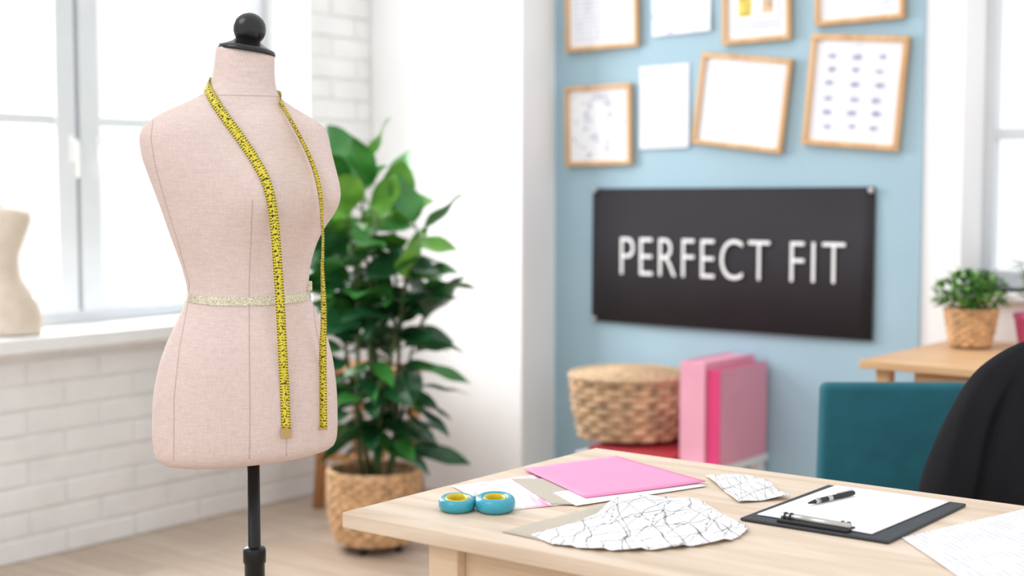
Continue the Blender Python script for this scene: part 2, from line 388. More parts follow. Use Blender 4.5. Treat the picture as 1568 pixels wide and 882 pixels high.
for i,(x,z) in enumerate([(-.597,.262),(.597,.262),(-.597,-.262)]):
    V,Fc=lathegeo([(.004,0),(.011,.004),(.012,.010),(.006,.014)],16)
    V=[(x+v[0],-.006-v[2],z+v[1]) for v in V]; mesh('pin_%d'%i,V,[f[::-1] for f in Fc],M_metal,sg,True)

# ---------------------------------------------------------------- dress form
def form_surface(tab,fdir=None,bumps=None,tilt=None):
    """tab rows: z, x_left, x_right, y_front(+), y_back ; returns f(theta,z)->Vector"""
    T=sorted(tab,key=lambda r:r[0]); zs=[r[0] for r in T]
    def f(th,z,off=0.0):
        xl=hermite(zs,[r[1] for r in T],z); xr=hermite(zs,[r[2] for r in T],z)
        yf=hermite(zs,[r[3] for r in T],z); yb=hermite(zs,[r[4] for r in T],z)
        cx=(xl+xr)/2; hx=(xr-xl)/2+off; c_,s_=math.cos(th),math.sin(th); e_=2/2.25
        x=cx+hx*math.copysign(abs(c_)**e_,c_); hy=(yb if s_>0 else yf)+off; y=hy*math.copysign(abs(s_)**e_,s_)
        dx=dy=0
        if bumps:
            for (t0,z0,su,sd_,st,amp) in bumps:
                lx,ly=-fdir[1],fdir[0]
                t=lx*x+ly*y; fr=fdir[0]*(x-cx)+fdir[1]*y
                if fr>0:
                    sz=su if z>z0 else sd_
                    w_=amp*math.exp(-((t-t0)/st)**2-((z-z0)/sz)**2)*min(1,fr/.05)
                    dx+=fdir[0]*w_; dy+=fdir[1]*w_
        zz=z+(tilt(x,z) if tilt else 0)
        return Vector((x+dx,y+dy,zz))
    return f,zs
def loftmesh(name,f,z0,z1,m,parent,nz=110,nt=72):
    V=[];Fc=[]
    for j in range(nz+1):
        z=z0+(z1-z0)*j/nz
        for i in range(nt): V.append(f(2*pi*i/nt,z))
    for j in range(nz):
        for i in range(nt):
            k_=(i+1)%nt; Fc.append([j*nt+i,j*nt+k_,(j+1)*nt+k_,(j+1)*nt+i])
    c0=sum((V[i] for i in range(nt)),Vector())/nt+Vector((0,0,-.004)); c1=sum((V[nz*nt+i] for i in range(nt)),Vector())/nt
    V.append(c0); V.append(c1)
    for i in range(nt):
        k_=(i+1)%nt; Fc.append([k_,i,len(V)-2]); Fc.append([nz*nt+i,nz*nt+k_,len(V)-1])
    return mesh(name,V,Fc,m,parent,True)
rows=[(80,332,420,.047,.047),(95,330,420,.050,.050),(120,326,421,.054,.054),(136,320,424,.058,.057),(147,306,429,.062,.060),(156,287,440,.066,.063),
(166,265,456,.071,.067),(176,245,473,.077,.072),(186,230,488,.083,.077),(196,221,498,.087,.081),(210,217,502,.091,.087),(235,220,504,.096,.092),(260,228,506,.100,.095),
(290,239,508,.101,.096),(320,250,503,.099,.094),(350,260,492,.095,.09),(380,271,482,.090,.086),(410,281,475,.086,.084),(440,287,473,.085,.085),(460,283,479,.088,.090),
(490,270,492,.095,.100),(520,256,504,.103,.110),(560,243,513,.110,.118),(610,235,518,.114,.122),(650,234,519,.115,.123),(676,236,518,.113,.121),(689,242,514,.108,.116),(697,256,502,.095,.104),(700,272,488,.08,.09)]
def zpx(y): return 1.551-(y-80)*.00122
def xpx(x,y): return (x-(380+(y-80)*.0125))*.0012
tab=[(zpx(y),xpx(a,y),xpx(b,y),f_,bk) for y,a,b,f_,bk in rows]
fd=(math.sin(math.radians(30)),-math.cos(math.radians(30)))
bumps=[(-.040,zpx(300),.085,.052,.050,.028),(.100,zpx(300),.080,.048,.050,.038),(-.028,zpx(395),.05,.05,.010,-.0045),(.052,zpx(400),.05,.05,.012,-.004),(-.01,zpx(485),.04,.04,.012,-.003)]
def tilt(x,z):
    t=0
    if z>1.47: t-=x*.14*min(1,(z-1.47)/.06)
    if z<.90: t+=x*.07*min(1,(.90-z)/.1)
    return t
df=empty('dress_form',(-2.009,1.795,0),math.radians(48.5))
fs,_=form_surface(tab,fd,bumps,tilt)
torso=loftmesh('torso',fs,zpx(700),zpx(80),M_linen,df,120,120)
bvh=BVHTree.FromPolygons([v.co for v in torso.data.vertices],[list(p.vertices) for p in torso.data.polygons])
R0=2.7
def surf_at(x,z,off=.003):
    """front surface point of the torso at form-local x,z"""
    y=0
    for _i in range(2):
        zz=1.3+(z-1.3)*(1+y/R0); xx=x*(1+y/R0)
        h=bvh.ray_cast(Vector((xx,-1,zz)),Vector((0,1,0)))
        if h[0] is None: return None
        y=h[0].y
    return Vector((xx,y-off,zz))
def surf_near(x,z,off=.003):
    for q in range(60):
        xs=x*(1-q*.012); p=surf_at(xs,z,off)
        if p is not None:
            return Vector((x*(1+p.y/R0),p.y,p.z))
    return Vector((x,-.05,z))
def seam(name,pts):
    P=[]
    for i in range(len(pts)-1):
        for t in np.linspace(0,1,14)[:(14 if i==len(pts)-2 else 13)]:
            x=pts[i][0]*(1-t)+pts[i+1][0]*t; y=pts[i][1]*(1-t)+pts[i+1][1]*t
            p=surf_at(xpx(x,y),zpx(y),.0001)
            if p: P.append(p)
    if len(P)>2: tube(name,P,.0008,M_seam,df,5)
seam('seam_princess_left',[(386,303),(384,360),(381,430),(381,520),(382,620),(381,705)])
seam('seam_side',[(238,182),(234,210),(240,250),(255,305),(272,360),(291,430),(288,462),(275,530),(267,600),(266,705)])
seam('seam_centre_front',[(434,470),(438,560),(440,640),(438,700)])
seam('seam_princess_right',[(500,372),(474,420),(484,500),(497,560),(500,640)])
P=[fs(th,1.468) for th in np.linspace(0,2*pi,60,endpoint=False)]
tube('seam_neck',[Vector((p.x*1.0,p.y,p.z)) for p in P],.0008,M_seam,df,5,True)
def ringband(name,fn,z,h,off,m,parent,dz=lambda th:0):
    V=[];Fc=[];n=120
    for i in range(n):
        th=2*pi*i/n
        for zz,o in ((z-h/2,off),(z-h/2,off*.1),(z+h/2,off*.1),(z+h/2,off)): V.append(fn(th,zz+dz(th),o))
    for i in range(n):
        k_=(i+1)%n
        for a in range(4): Fc.append([i*4+a,k_*4+a,k_*4+(a+1)%4,i*4+(a+1)%4])
    return mesh(name,V,[f[::-1] for f in Fc],m,parent,False)
ringband('waist_ribbon',fs,zpx(446),.0150,.0018,M_glit,df,lambda th:.008*math.sin(th))
p=fs(-.25,zpx(438),.003); box('ribbon_tab',(p.x-.004,p.y-.003,p.z-.004),(p.x+.006,p.y+.0,p.z+.014),M_glit,df,.001)
cap=lathe('neck_cap',[(.0535,0),(.054,.003),(.052,.008),(.042,.012),(.030,.018),(.021,.026),(.017,.033),(.0165,.040),(.020,.045),(.021,.049)],M_black,df,48)
cap.location=(xpx(377,80),0,zpx(80)-.001); cap.rotation_euler=(0,math.radians(8),0)
bpr=[(.0305*math.sin(a),-.0305*math.cos(a)) for a in np.linspace(.02,pi-.02,28)]
ball=lathe('ball_finial',bpr,M_black,df,48); ball.location=(xpx(382,43),0,zpx(43)-.003)
lathe('pole',[(.0118,.06),(.0118,.86)],M_pole,df,32)
lathe('pole_collar',[(.0118,.625),(.020,.622),(.0215,.617),(.0215,.595),(.019,.592),(.019,.30),(.019,.28),(.0118,.278)],M_pole,df,32)
for i in range(4):
    a=i*pi/2+.4; P=[(0,0,.10),(.06*math.cos(a),.06*math.sin(a),.10),(.20*math.cos(a),.20*math.sin(a),.035),(.22*math.cos(a),.22*math.sin(a),.012)]
    tube('foot_%d'%i,P,[.014,.014,.012,.012],M_pole,df,10)
lathe('hub',[(.02,.06),(.03,.07),(.03,.13),(.02,.14)],M_pole,df,24)

# tape measure
k=NT('yellow_tape'); tc=k.n('ShaderNodeTexCoord'); sp=k.n('ShaderNodeSeparateXYZ'); k.l(tc.outputs['UV'],sp.inputs[0])
def mth(op,a,b=None):
    m_=k.n('ShaderNodeMath',_operation=op)
    if isinstance(a,(int,float)): m_.inputs[0].default_value=a
    else: k.l(a,m_.inputs[0])
    if b is not None:
        if isinstance(b,(int,float)): m_.inputs[1].default_value=b
        else: k.l(b,m_.inputs[1])
    return m_.outputs[0]
u_,v_=sp.outputs[0],sp.outputs[1]
du=mth('ABSOLUTE',mth('SUBTRACT',u_,.5))
tick=mth('LESS_THAN',mth('FRACT',mth('MULTIPLY',v_,200.0)),.38); tick=mth('MULTIPLY',tick,mth('GREATER_THAN',du,.33))
big=mth('LESS_THAN',mth('FRACT',mth('MULTIPLY',v_,100.0)),.16); big=mth('MULTIPLY',big,mth('GREATER_THAN',du,.22))
cmb=k.n('ShaderNodeCombineXYZ'); k.l(mth('MULTIPLY',u_,3.2),cmb.inputs[0]); k.l(mth('MULTIPLY',v_,190.0),cmb.inputs[1])
nz=k.n('ShaderNodeTexNoise',Scale=1.25,Detail=1.5); k.l(cmb.outputs[0],nz.inputs['Vector'])
num=mth('MULTIPLY',mth('GREATER_THAN',nz.outputs['Fac'],.54),mth('LESS_THAN',du,.29))
num=mth('MULTIPLY',num,mth('LESS_THAN',mth('FRACT',mth('MULTIPLY',v_,100.0)),.8))
ink=mth('MAXIMUM',mth('MAXIMUM',tick,big),num)
mx=k.n('ShaderNodeMix',_data_type='RGBA'); mx.inputs[6].default_value=lin((222,204,48)); mx.inputs[7].default_value=lin((48,46,20)); k.l(ink,mx.inputs[0])
k.l(mx.outputs[2],k.b.inputs['Base Color']); k.b.inputs['Roughness'].default_value=.35; M_tape=k.m
def dense(pts,n):
    a=np.array(pts,float); d=np.r_[0,np.cumsum(np.hypot(np.diff(a[:,0]),np.diff(a[:,1])))]
    t=np.linspace(0,d[-1],n); out=[]
    return [[hermite(d,a[:,j],q) for j in range(a.shape[1])] for q in t]
SL=[(317,132,14),(324,146,15),(341,173,15),(366,207,15),(390,243,15),(406,273,14.5),(415,305,14),(420,345,14),(424,400,14),(428,460,14),(432,530,14),(436,600,14),(438,655,14)]
SR=[(428,154,4),(445,183,5),(466,222,5),(482,260,6),(489,290,6),(492,320,4),(492,360,3),(491,400,4),(493,445,7),(494,500,9),(495,560,11),(496,655,12)]
def strand(pts,n,ybust,yhip):
    D=dense(pts,n); C=[];W=[]
    for (x,y,w_) in D: C.append(surf_near(xpx(x,y),zpx(y),.0045))
    ib=min(range(n),key=lambda i:abs(D[i][1]-ybust)); ih=min(range(n),key=lambda i:abs(D[i][1]-yhip))
    yb,yh=C[ib].y,C[ih].y
    for i in range(ib,ih):
        t=(i-ib)/max(1,ih-ib); yy=yb*(1-t)+yh*t; C[i].y=min(C[i].y,yy)
    for i in range(n):
        T=(C[min(i+1,n-1)]-C[max(i-1,0)]).normalized(); w_=D[i][2]; ang=math.acos(min(1,w_/15.0))
        ac=Vector((T.z,0,-T.x)); 
        if ac.x>0: ac=-ac
        ac.normalize(); dp=Vector((0,1,0))
        W.append((ac*math.cos(ang)+dp*math.sin(ang)))
        C[i]=C[i]+Vector((0,-.009*math.sin(ang),0))
    return C,W
CL,WL=strand(SL,90,305,600); CR,WR=strand(SR,90,290,560)
nb=30; C=[];W=[]
for i in range(len(CL)-1,-1,-1): C.append(CL[i]); W.append(-WL[i])
for i in range(1,nb):
    t=i/nb; th=pi*(1.0-t); z=zpx(128)-.024*t**2+.004*math.sin(pi*t)
    p=fs(th,z,.005)
    if t<.05: p=p.lerp(CL[0],1-t/.15)
    if t>.95: p=p.lerp(CR[0],(t-.95)/.05)
    C.append(p); W.append(Vector((0,0,1)))
for i in range(len(CR)): C.append(CR[i]); W.append(WR[i])
W[0].normalize()
for i in range(1,len(W)):
    if W[i].dot(W[i-1])<0: W[i]=-W[i]
for _ in range(4):
    W=[W[0]]+[((W[i-1]+W[i]*2+W[i+1]).normalized()) for i in range(1,len(W)-1)]+[W[-1]]
V=[];uv=[];Fc=[];dist=0
for i in range(len(C)):
    if i: dist+=(C[i]-C[i-1]).length
    for s in (-1,1): V.append(C[i]+W[i]*s*.0087); uv.append(((s+1)/2,dist))
for i in range(len(C)-1): Fc.append([2*i,2*i+1,2*i+3,2*i+2])
tp=empty('tape_measure',(-2.009,1.795,0),math.radians(48.5))
o=mesh('tape',V,Fc,M_tape,tp,True,uv); sd=o.modifiers.new('t','SOLIDIFY'); sd.thickness=.0006; sd.offset=0
e0=C[0]; box('metal_tip',(e0.x-.0095,e0.y-.0015,e0.z-.018),(e0.x+.0095,e0.y+.0015,e0.z+.001),M_brass,tp,.0006)
e1=C[-1]; box('metal_tip_2',(e1.x-.0075,e1.y-.0015,e1.z-.004),(e1.x+.0075,e1.y+.0015,e1.z+.001),M_brass,tp,.0006)

# small second form on the window sill
sf=empty('small_dress_form',(-4.45,2.79,.79),math.radians(48.5))
t2=[(0.0,-.13,.160,.08,.075),(.03,-.135,.166,.085,.08),(.09,-.13,.156,.085,.08),(.15,-.105,.126,.070,.066),(.21,-.085,.092,.058,.058),(.26,-.088,.088,.060,.060),
    (.33,-.11,.108,.066,.062),(.375,-.12,.124,.062,.058),(.405,-.12,.132,.056,.052),(.425,-.115,.128,.050,.046),(.440,-.09,.105,.042,.038),(.448,-.06,.075,.036,.032)]
f2s,_=form_surface(t2); loftmesh('torso',f2s,0.004,.448,M_beige,sf,60,48)
lathe('neck_cap',[(.040,.445),(.040,.455),(.012,.459)],M_beige,sf,24,cx=.006)

# ---------------------------------------------------------------- table
tb=empty('work_table',(-.91,2.08,0))
def tbx(name,a0,a1,b0,b1,z0,z1,m,bev=.002): return box(name,(a0+.91,b0-2.08,z0),(a1+.91,b1-2.08,z1),m,tb,bev)
tbx('top',-1.695,-.10,1.712,2.475,.7225,.750,M_table,.003)
for i,(a,b) in enumerate([(-1.520,1.735),(-1.520,2.385),(-.24,1.735),(-.24,2.385)]):
    tbx('leg_%d'%(i+1),a,a+.062,b,b+.062,0,.7225,M_tabledge,.003)
tbx('apron_front',-1.458,-.24,1.755,1.775,.60,.7225,M_tabledge)
tbx('apron_back',-1.458,-.24,2.405,2.425,.60,.7225,M_tabledge)
tbx('apron_left',-1.505,-1.485,1.797,2.385,.60,.7225,M_tabledge)
tbx('apron_right',-.22,-.20,1.797,2.385,.60,.7225,M_tabledge)
TZ=.7503
def wav(a,s1,s2,ph=0): return lambda s,t: a*(.5+.5*math.sin(s*s1+ph)*math.cos(t*s2))
quad_sheet('watercolour_sketch',[(-1.680,1.984),(-1.487,1.874),(-1.405,2.02),(-1.62,2.16)],TZ,U_wc,hf=wav(.0015,4,3))
quad_sheet('pattern_strip',[(-1.390,1.765),(-1.280,1.758),(-1.262,2.125),(-1.368,2.135)],TZ+.0002,U_chk,hf=wav(.0008,4,3))
quad_sheet('fabric_swatch',[(-1.63,2.10),(-1.44,1.97),(-1.395,2.00),(-1.55,2.16)],TZ+.0022,U_chk)
quad_sheet('white_sheet',[(-1.50,2.05),(-1.40,1.985),(-1.305,2.27),(-1.45,2.32)],TZ+.0016,M_paper,hf=wav(.001,3,5))
def pk(s,t): return .0012+.004*max(0,t-.6)*s
quad_sheet('pink_folder',[(-1.661,2.179),(-1.418,2.04),(-1.318,2.286),(-1.593,2.400)],TZ+.0028,M_pinkp,hf=pk,thick=.0016)
def sm(s,t): return .001+.007*abs(math.sin(s*5+t*3))*(.4+.6*t)
quad_sheet('folded_pattern_piece',[(-1.356,2.352),(-1.191,2.180),(-1.135,2.265),(-1.263,2.392)],TZ+.0008,U_pat,hf=sm,uvs=.8,n=30)
def poly(pts,t):
    a=np.array(pts,float); d=np.r_[0,np.cumsum(np.hypot(*np.diff(a,axis=0).T))]; q=t*d[-1]
    return hermite(d,a[:,0],q),hermite(d,a[:,1],q)
def fan(cU,cV,zb,us,vs,kp,amp,hump,ph0,name,parent):
    V=[];uv=[];Fc=[];nu,nv=170,36
    for j in range(nv+1):
        t=j/nv
        for i in range(nu+1):
            s=i/nu; x0,y0=poly(cU,s); x1,y1=poly(cV,s)
            ph=s*kp*2.2+3*math.sin(s*7+ph0); rf=.0024*math.sin(ph)*t**2
            x=x0*(1-t)+x1*t+rf; y=y0*(1-t)+y1*t-rf
            q=(s*kp+2.0*math.sin(s*5+ph0)+1.0*t)/(2*pi); q=q-math.floor(q); ple=(q/.8 if q<.8 else (1-q)/.2)
            z=zb+amp*ple*(.35+.65*t)*math.sin(pi*min(1,s))**.5+hump*math.exp(-((s-.58)/.22)**2-((t-.12)/.35)**2)+.0010*(math.sin(ph)+1)*t**3
            V.append((x,y,z)); uv.append((s*us+.02*math.sin(s*kp),t*vs))
    for j in range(nv):
        for i in range(nu):
            a=j*(nu+1)+i; Fc.append([a,a+nu+1,a+nu+2,a+1])
    o=mesh(name,V,Fc,U_pat,parent,True,uv); sd=o.modifiers.new('t','SOLIDIFY'); sd.thickness=.0004; sd.offset=1; return o
gp=empty('gathered_pattern_paper')
fan([(-1.340,1.776),(-1.330,1.86),(-1.322,1.93),(-1.338,2.02),(-1.335,2.10),(-1.262,2.165)],
    [(-1.275,1.745),(-1.215,1.755),(-1.165,1.780),(-1.10,1.860),(-1.068,1.95),(-1.085,2.02),(-1.135,2.058)],TZ+.0016,1.5,.9,46,.0048,.019,0,'lower_sheet',gp)
quad_sheet('lined_pattern_sheet',[(-.868,2.119),(-.60,1.83),(-.28,2.16),(-.775,2.460)],TZ,U_lines,hf=wav(.002,5,6),n=24)

# scissors
sz=empty('scissors',(-1.525,1.866,TZ),math.radians(40))
def ring(name,cx,cy,rx,ry,tr,th_,m,z):
    V=[];Fc=[];n=48;q=14
    for i in range(n):
        a=2*pi*i/n; px,py=cx+rx*math.cos(a),cy+ry*math.sin(a); nx,ny=math.cos(a)/rx,math.sin(a)/ry; L=math.hypot(nx,ny); nx/=L; ny/=L
        for k_ in range(q):
            b=2*pi*k_/q; V.append((px+nx*tr*math.cos(b),py+ny*tr*math.cos(b),z+th_*math.sin(b)))
    for i in range(n):
        for k_ in range(q):
            Fc.append([i*q+k_,((i+1)%n)*q+k_,((i+1)%n)*q+(k_+1)%q,i*q+(k_+1)%q])
    return mesh(name,V,Fc,m,sz,True)
ring('handle_left',-.033,.004,.025,.036,.0075,.0105,M_scis,.011)
ring('handle_right',.032,-.006,.026,.036,.0090,.0125,M_scis,.013)
ring('grip_left',-.033,.004,.0185,.0295,.004,.009,M_yel,.0125)
ring('grip_right',.032,-.006,.018,.0285,.004,.0095,M_yel,.0140)
tube('shank_left',[(-.020,.034,.009),(-.010,.048,.007),(.002,.064,.005)],[.008,.006,.004],M_scis,sz,10)
tube('shank_right',[(.018,.028,.009),(.008,.046,.007),(-.002,.064,.005)],[.008,.006,.004],M_scis,sz,10)
V=[(-.006,.057,.004),(.006,.057,.004),(.005,.084,.004),(.0,.122,.0035),(-.005,.084,.004)]; 
V2=[(x,y,z+.002) for x,y,z in V]
mesh('blades',V+V2,[[4,3,2,1,0],[5,6,7,8,9]]+[[i,(i+1)%5,5+(i+1)%5,5+i] for i in range(5)],M_metal,sz)
lathe('pivot',[(.004,.004),(.004,.008),(.002,.009)],M_metal,sz,12,cy=.066)

# clipboard + pen
cb=empty('clipboard',(-1.0,2.237,TZ))
box('board',(-.127,-.168,.0005),(.132,.166,.0055),M_clipb,cb,.002)
def pf(s,t): return .0006*math.sin(s*3)
quad_sheet('paper_stack',[(-.112,-.135),(.095,-.146),(.106,.158),(-.108,.160)],.0062,M_paper,cb,hf=pf,thick=.0016)
box('clip_plate',(-.064,-.160,.0055),(.060,-.128,.0105),M_dark,cb,.0015)
tube('clip_bar',[(-.062,-.142,.013),(.058,-.145,.013)],.0060,M_metal,cb,14)
for i_,x_ in enumerate((-.058,-.048,.042,.052)):
    tube('clip_band_%d'%i_,[(x_,-.142,.013),(x_+.004,-.142,.013)],.0072,M_dark,cb,14)
pn=empty('pen',(-1.056,2.267,TZ+.0138)); pn.rotation_euler=(0,0,math.radians(78))
def lx(prof,seg=16): 
    V,Fc=lathegeo(prof,seg); return [(v[2],v[1],-v[0]) for v in V],[f for f in Fc]
V,Fc=lx([(.0012,-.064),(.002,-.060),(.0040,-.045),(.0046,-.04),(.0046,.02),(.0048,.021),(.0046,.05),(.004,.062),(.003,.064)]); mesh('barrel',V,Fc,M_dark,pn,True)
V,Fc=lx([(.0050,-.012),(.0052,-.010),(.0052,-.002),(.0050,.0)]); mesh('band',V,Fc,M_metal,pn,True)
V,Fc=lx([(.0044,-.046),(.0050,-.043),(.0050,-.034)]); mesh('grip_ring',V,Fc,M_metal,pn,True)
box('pocket_clip',(.015,-.0015,.0048),(.06,.0015,.0066),M_metal,pn,.0005)

# ---------------------------------------------------------------- woven containers
def woven(name,prof,rows_,waves,amp,tr,m,parent,rx=1.0,ry=1.0,seg=8):
    """prof: list (z,r) bottom->top ; rows of wavy strands woven round vertical stakes"""
    A=Acc(); zs=[p_[0] for p_ in prof]; rs=[p_[1] for p_ in prof]; n=waves*6
    for r in range(rows_):
        z=zs[0]+(zs[-1]-zs[0])*(r+.5)/rows_; f=hermite(zs,rs,z); P=[]
        for i in range(n):
            th=2*pi*i/n; o=amp*math.sin(waves*th/2+(r%2)*pi)
            P.append(((rx*f+o)*math.cos(th),(ry*f+o)*math.sin(th),z))
        A.add(tubegeo(P,tr,seg,True))
    for i in range(waves):
        th=2*pi*i/waves
        A.add(tubegeo([((rx*hermite(zs,rs,z))*math.cos(th),(ry*hermite(zs,rs,z))*math.sin(th),z) for z in np.linspace(zs[0],zs[-1],8)],tr*.8,6))
    return A.obj(name,m,parent,True)
pt=empty('potted_plant',(-3.50,3.70,0))
woven('woven_pot',[(.035,.128),(.10,.148),(.20,.160),(.285,.160)],13,36,.004,.0105,M_wick,pt)
lathe('pot_liner',[(.115,.03),(.14,.10),(.150,.20),(.151,.27),(.14,.27),(.135,.24)],mat('liner',(150,112,78),.9,.1),pt,40)
tube('pot_rim',[(.160*math.cos(a),.160*math.sin(a),.288) for a in np.linspace(0,2*pi,60,endpoint=False)],.011,M_wick,pt,8,True)
lathe('soil',[(.138,.235),(.138,.25),(.05,.256)],M_soil,pt,40)
for i in range(4):
    a=i*pi/2+.3; lathe('foot_%d'%i,[(.014,0),(.018,.03)],M_dark,pt,12,cx=.095*math.cos(a),cy=.095*math.sin(a))
def leafgeo(base,az,el,L,Wd,droop,roll=0,nx=9,ny=4,fold=.25,wave=0.0):
    V=[];Fc=[]; M=Matrix.Translation(base)@Matrix.Rotation(az,4,'Z')@Matrix.Rotation(-el,4,'Y')@Matrix.Rotation(roll,4,'X')
    for i in range(nx+1):
        t=i/nx; wd=Wd*.5*(abs(math.sin(pi*min(1,t**.85)))**.75 if 0<t<1 else 0)+.001
        for j in range(ny+1):
            s=j/(ny/2)-1; x=L*t; y=wd*s; z=-droop*L*t*t+abs(s)*wd*fold+wave*math.sin(t*9+s)*wd*.3
            V.append(M@Vector((x,y,z)))
    m_=ny+1
    for i in range(nx):
        for j in range(ny):
            a=i*m_+j; Fc.append([a,a+m_,a+m_+1,a+1])
    return V,Fc
random.seed(21); A=Acc(); S_=Acc()
vr=Vector((.79,.613,0)); vb=Vector((-.613,.79,0))
stems=[((.00,.00),(-.02,.02),1.35),((.03,.01),(.17,-.05),1.14),((-.03,.02),(-.14,.05),1.24),((.02,-.03),(.11,-.15),1.0),((-.02,-.02),(-.08,-.13),1.18),((.01,.03),(.08,.12),1.22),((.02,.0),(-.07,.02),1.26),((.03,-.02),(.19,.02),.84),((.0,-.03),(.02,-.10),1.20)]
for si,(b0,tp_,hh) in enumerate(stems):
    P=[]
    base=vr*b0[0]+vb*b0[1]; top=vr*tp_[0]+vb*tp_[1]
    for t in np.linspace(0,1,10):
        p=base*(1-t)+top*t+vr*.02*math.sin(t*5+si)
        P.append(Vector((p.x,p.y,.24+(hh-.24)*t)))
    S_.add(tubegeo(P,[.010*(1-.6*t) for t in np.linspace(0,1,10)],6))
    nl=int((hh-.35)/.055); az=random.uniform(0,6.28)
    for i in range(nl+4):
        t=(.20+.80*i/(nl+3)); q=t*9; i0=min(8,int(q)); p=P[i0].lerp(P[i0+1],q-i0)
        az+=2.4+random.uniform(-.3,.3); z=p.z
        up=(t>.92); el=random.uniform(.8,1.2) if up else random.uniform(.05,.6) if z>.7 else random.uniform(-.35,.2)
        L=random.uniform(.175,.245); Wd=L*random.uniform(.54,.68) if z>.72 else L*random.uniform(.32,.42)
        r_=random.random()
        if z>1.08: mi=2 if r_<.5 else (1 if r_<.92 else 0)  # higher leaves get lighter greens: sunlight put into the leaf colour
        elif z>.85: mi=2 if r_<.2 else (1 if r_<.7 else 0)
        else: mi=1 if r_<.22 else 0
        pe=p+Vector((math.cos(az)*math.cos(el),math.sin(az)*math.cos(el),math.sin(el)))*.04
        S_.add(tubegeo([p,pe],.0035,5))
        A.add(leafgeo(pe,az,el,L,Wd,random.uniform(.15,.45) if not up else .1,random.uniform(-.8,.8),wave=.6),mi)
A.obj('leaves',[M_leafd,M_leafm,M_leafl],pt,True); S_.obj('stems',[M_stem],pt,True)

# wooden stool behind the plant
st=empty('wooden_stool',(-4.00,4.20,0),math.radians(8))
box('seat',(-.17,-.15,.545),(.17,.15,.58),M_stool,st,.006)
for i,(x,y) in enumerate([(-.14,-.12),(.14,-.12),(-.14,.12),(.14,.12)]):
    tube('leg_%d'%(i+1),[(x*1.12,y*1.12,0),(x*.95,y*.95,.546)],.024,M_stool,st,14)
box('rung_front',(-.14,-.135,.20),(.14,-.115,.23),M_stool,st,.004); box('rung_back',(-.14,.115,.20),(.14,.135,.23),M_stool,st,.004)
box('rung_left',(-.155,-.12,.26),(-.135,.12,.29),M_stool,st,.004); box('rung_right',(.135,-.12,.26),(.155,.12,.29),M_stool,st,.004)

# low bench with red box, basket, binders
bn=empty('low_bench',(-2.80,4.60,0))
box('top',(-.30,-.21,.272),(.298,.212,.300),M_bench,bn,.003)
for i,(x,y) in enumerate([(-.27,-.18),(.27,-.18),(-.27,.18),(.27,.18)]): box('leg_%d'%(i+1),(x-.02,y-.02,0),(x+.02,y+.02,.272),M_bench,bn,.003)
rb=empty('red_box',(-2.86,4.60,.3005))
box('box_base',(-.18,-.20,0),(.18,.205,.018),M_red,rb,.002); box('box_lid',(-.184,-.204,.010),(.184,.209,.025),M_red,rb,.003)
bk=empty('wicker_basket',(-2.985,4.595,.340),math.radians(37.8))
woven('body',[(.0,.84),(.06,.90),(.13,.97),(.20,1.0),(.230,1.0)],9,28,.0075,.0135,M_wick2,bk,.218,.165)
lathe('liner',[(.78,.002),(.93,.15),(.97,.225)],mat('basket_inner',(120,88,60),.9,.15),bk,48,sx=.21,sy=.157)
A=Acc()
for i in range(16):
    f=1.03-i*.064; z=.248+.022*(1-(f/1.03)**2)+.0025*(i%2)
    n=72; A.add(tubegeo([(.226*f*math.cos(2*pi*k_/n)+.0,.175*f*math.sin(2*pi*k_/n),z+.0015*math.sin(18*2*pi*k_/n+i*pi)) for k_ in range(n)],.0078,6,True))
A.obj('lid',[M_lid],bk,True)
tube('lid_rim',[(.231*math.cos(2*pi*k_/72),.18*math.sin(2*pi*k_/72),.240) for k_ in range(72)],.012,M_lid,bk,8,True)

def binder(name,x0,x1,y0,y1,z0,z1,mc,ms):
    e=empty(name,((x0+x1)/2,(y0+y1)/2,z0)); hx=(x1-x0)/2; hy=(y1-y0)/2; h=z1-z0
    box('cover_left',(-hx,-hy+.003,0),(-hx+.005,hy,h),mc,e,.002); box('cover_right',(hx-.005,-hy+.003,0),(hx,hy,h),mc,e,.002)
    box('spine',(-hx,-hy,0),(hx,-hy+.008,h),ms,e,.003); box('pages',(-hx+.005,-hy+.008,.006),(hx-.005,hy-.008,h-.006),ms,e,.001)
    return e
binder('ring_binder',-2.664,-2.560,4.43,4.80,.3005,.676,M_bind1,M_bind1)
binder('ring_binder',-2.556,-2.505,4.44,4.80,.3005,.652,M_bind2,M_mag)

# ---------------------------------------------------------------- right side desk with plants
dk=empty('side_desk',(-1.10,4.44,0))
box('top',(-.70,-.40,.755),(.70,.385,.78),M_desk,dk,.003)
box('drawer_unit',(-.55,-.34,.60),(-.12,.36,.755),M_desk,dk,.003)
box('drawer_front',(-.535,-.352,.615),(-.135,-.338,.742),M_desk,dk,.003)
for i,(x,y) in enumerate([(-.64,-.34),(.64,-.34),(-.64,.33),(.64,.33)]): box('leg_%d'%(i+1),(x-.022,y-.022,0),(x+.022,y+.022,.755),M_desk,dk,.003)
hp=empty('potted_herb',(-1.655,4.585,.787))
woven('wicker_pot',[(.0,.060),(.05,.070),(.10,.078),(.125,.081)],10,24,.003,.0068,M_wick,hp)
lathe('liner',[(.056,-.005),(.066,.06),(.074,.118)],M_soil,hp,24)
random.seed(5); A=Acc()
for i in range(420):
    a=random.uniform(0,6.28); r=.112*math.sqrt(random.random()); zz=.12+random.uniform(0,.125)*(1-(r/.155)**2)+.01
    A.add(leafgeo(Vector((r*math.cos(a),r*math.sin(a),zz)),a+random.uniform(-1,1),random.uniform(-.2,1.2),random.uniform(.022,.034),random.uniform(.014,.02),.3,nx=4,ny=2),random.choice([0,0,1]))
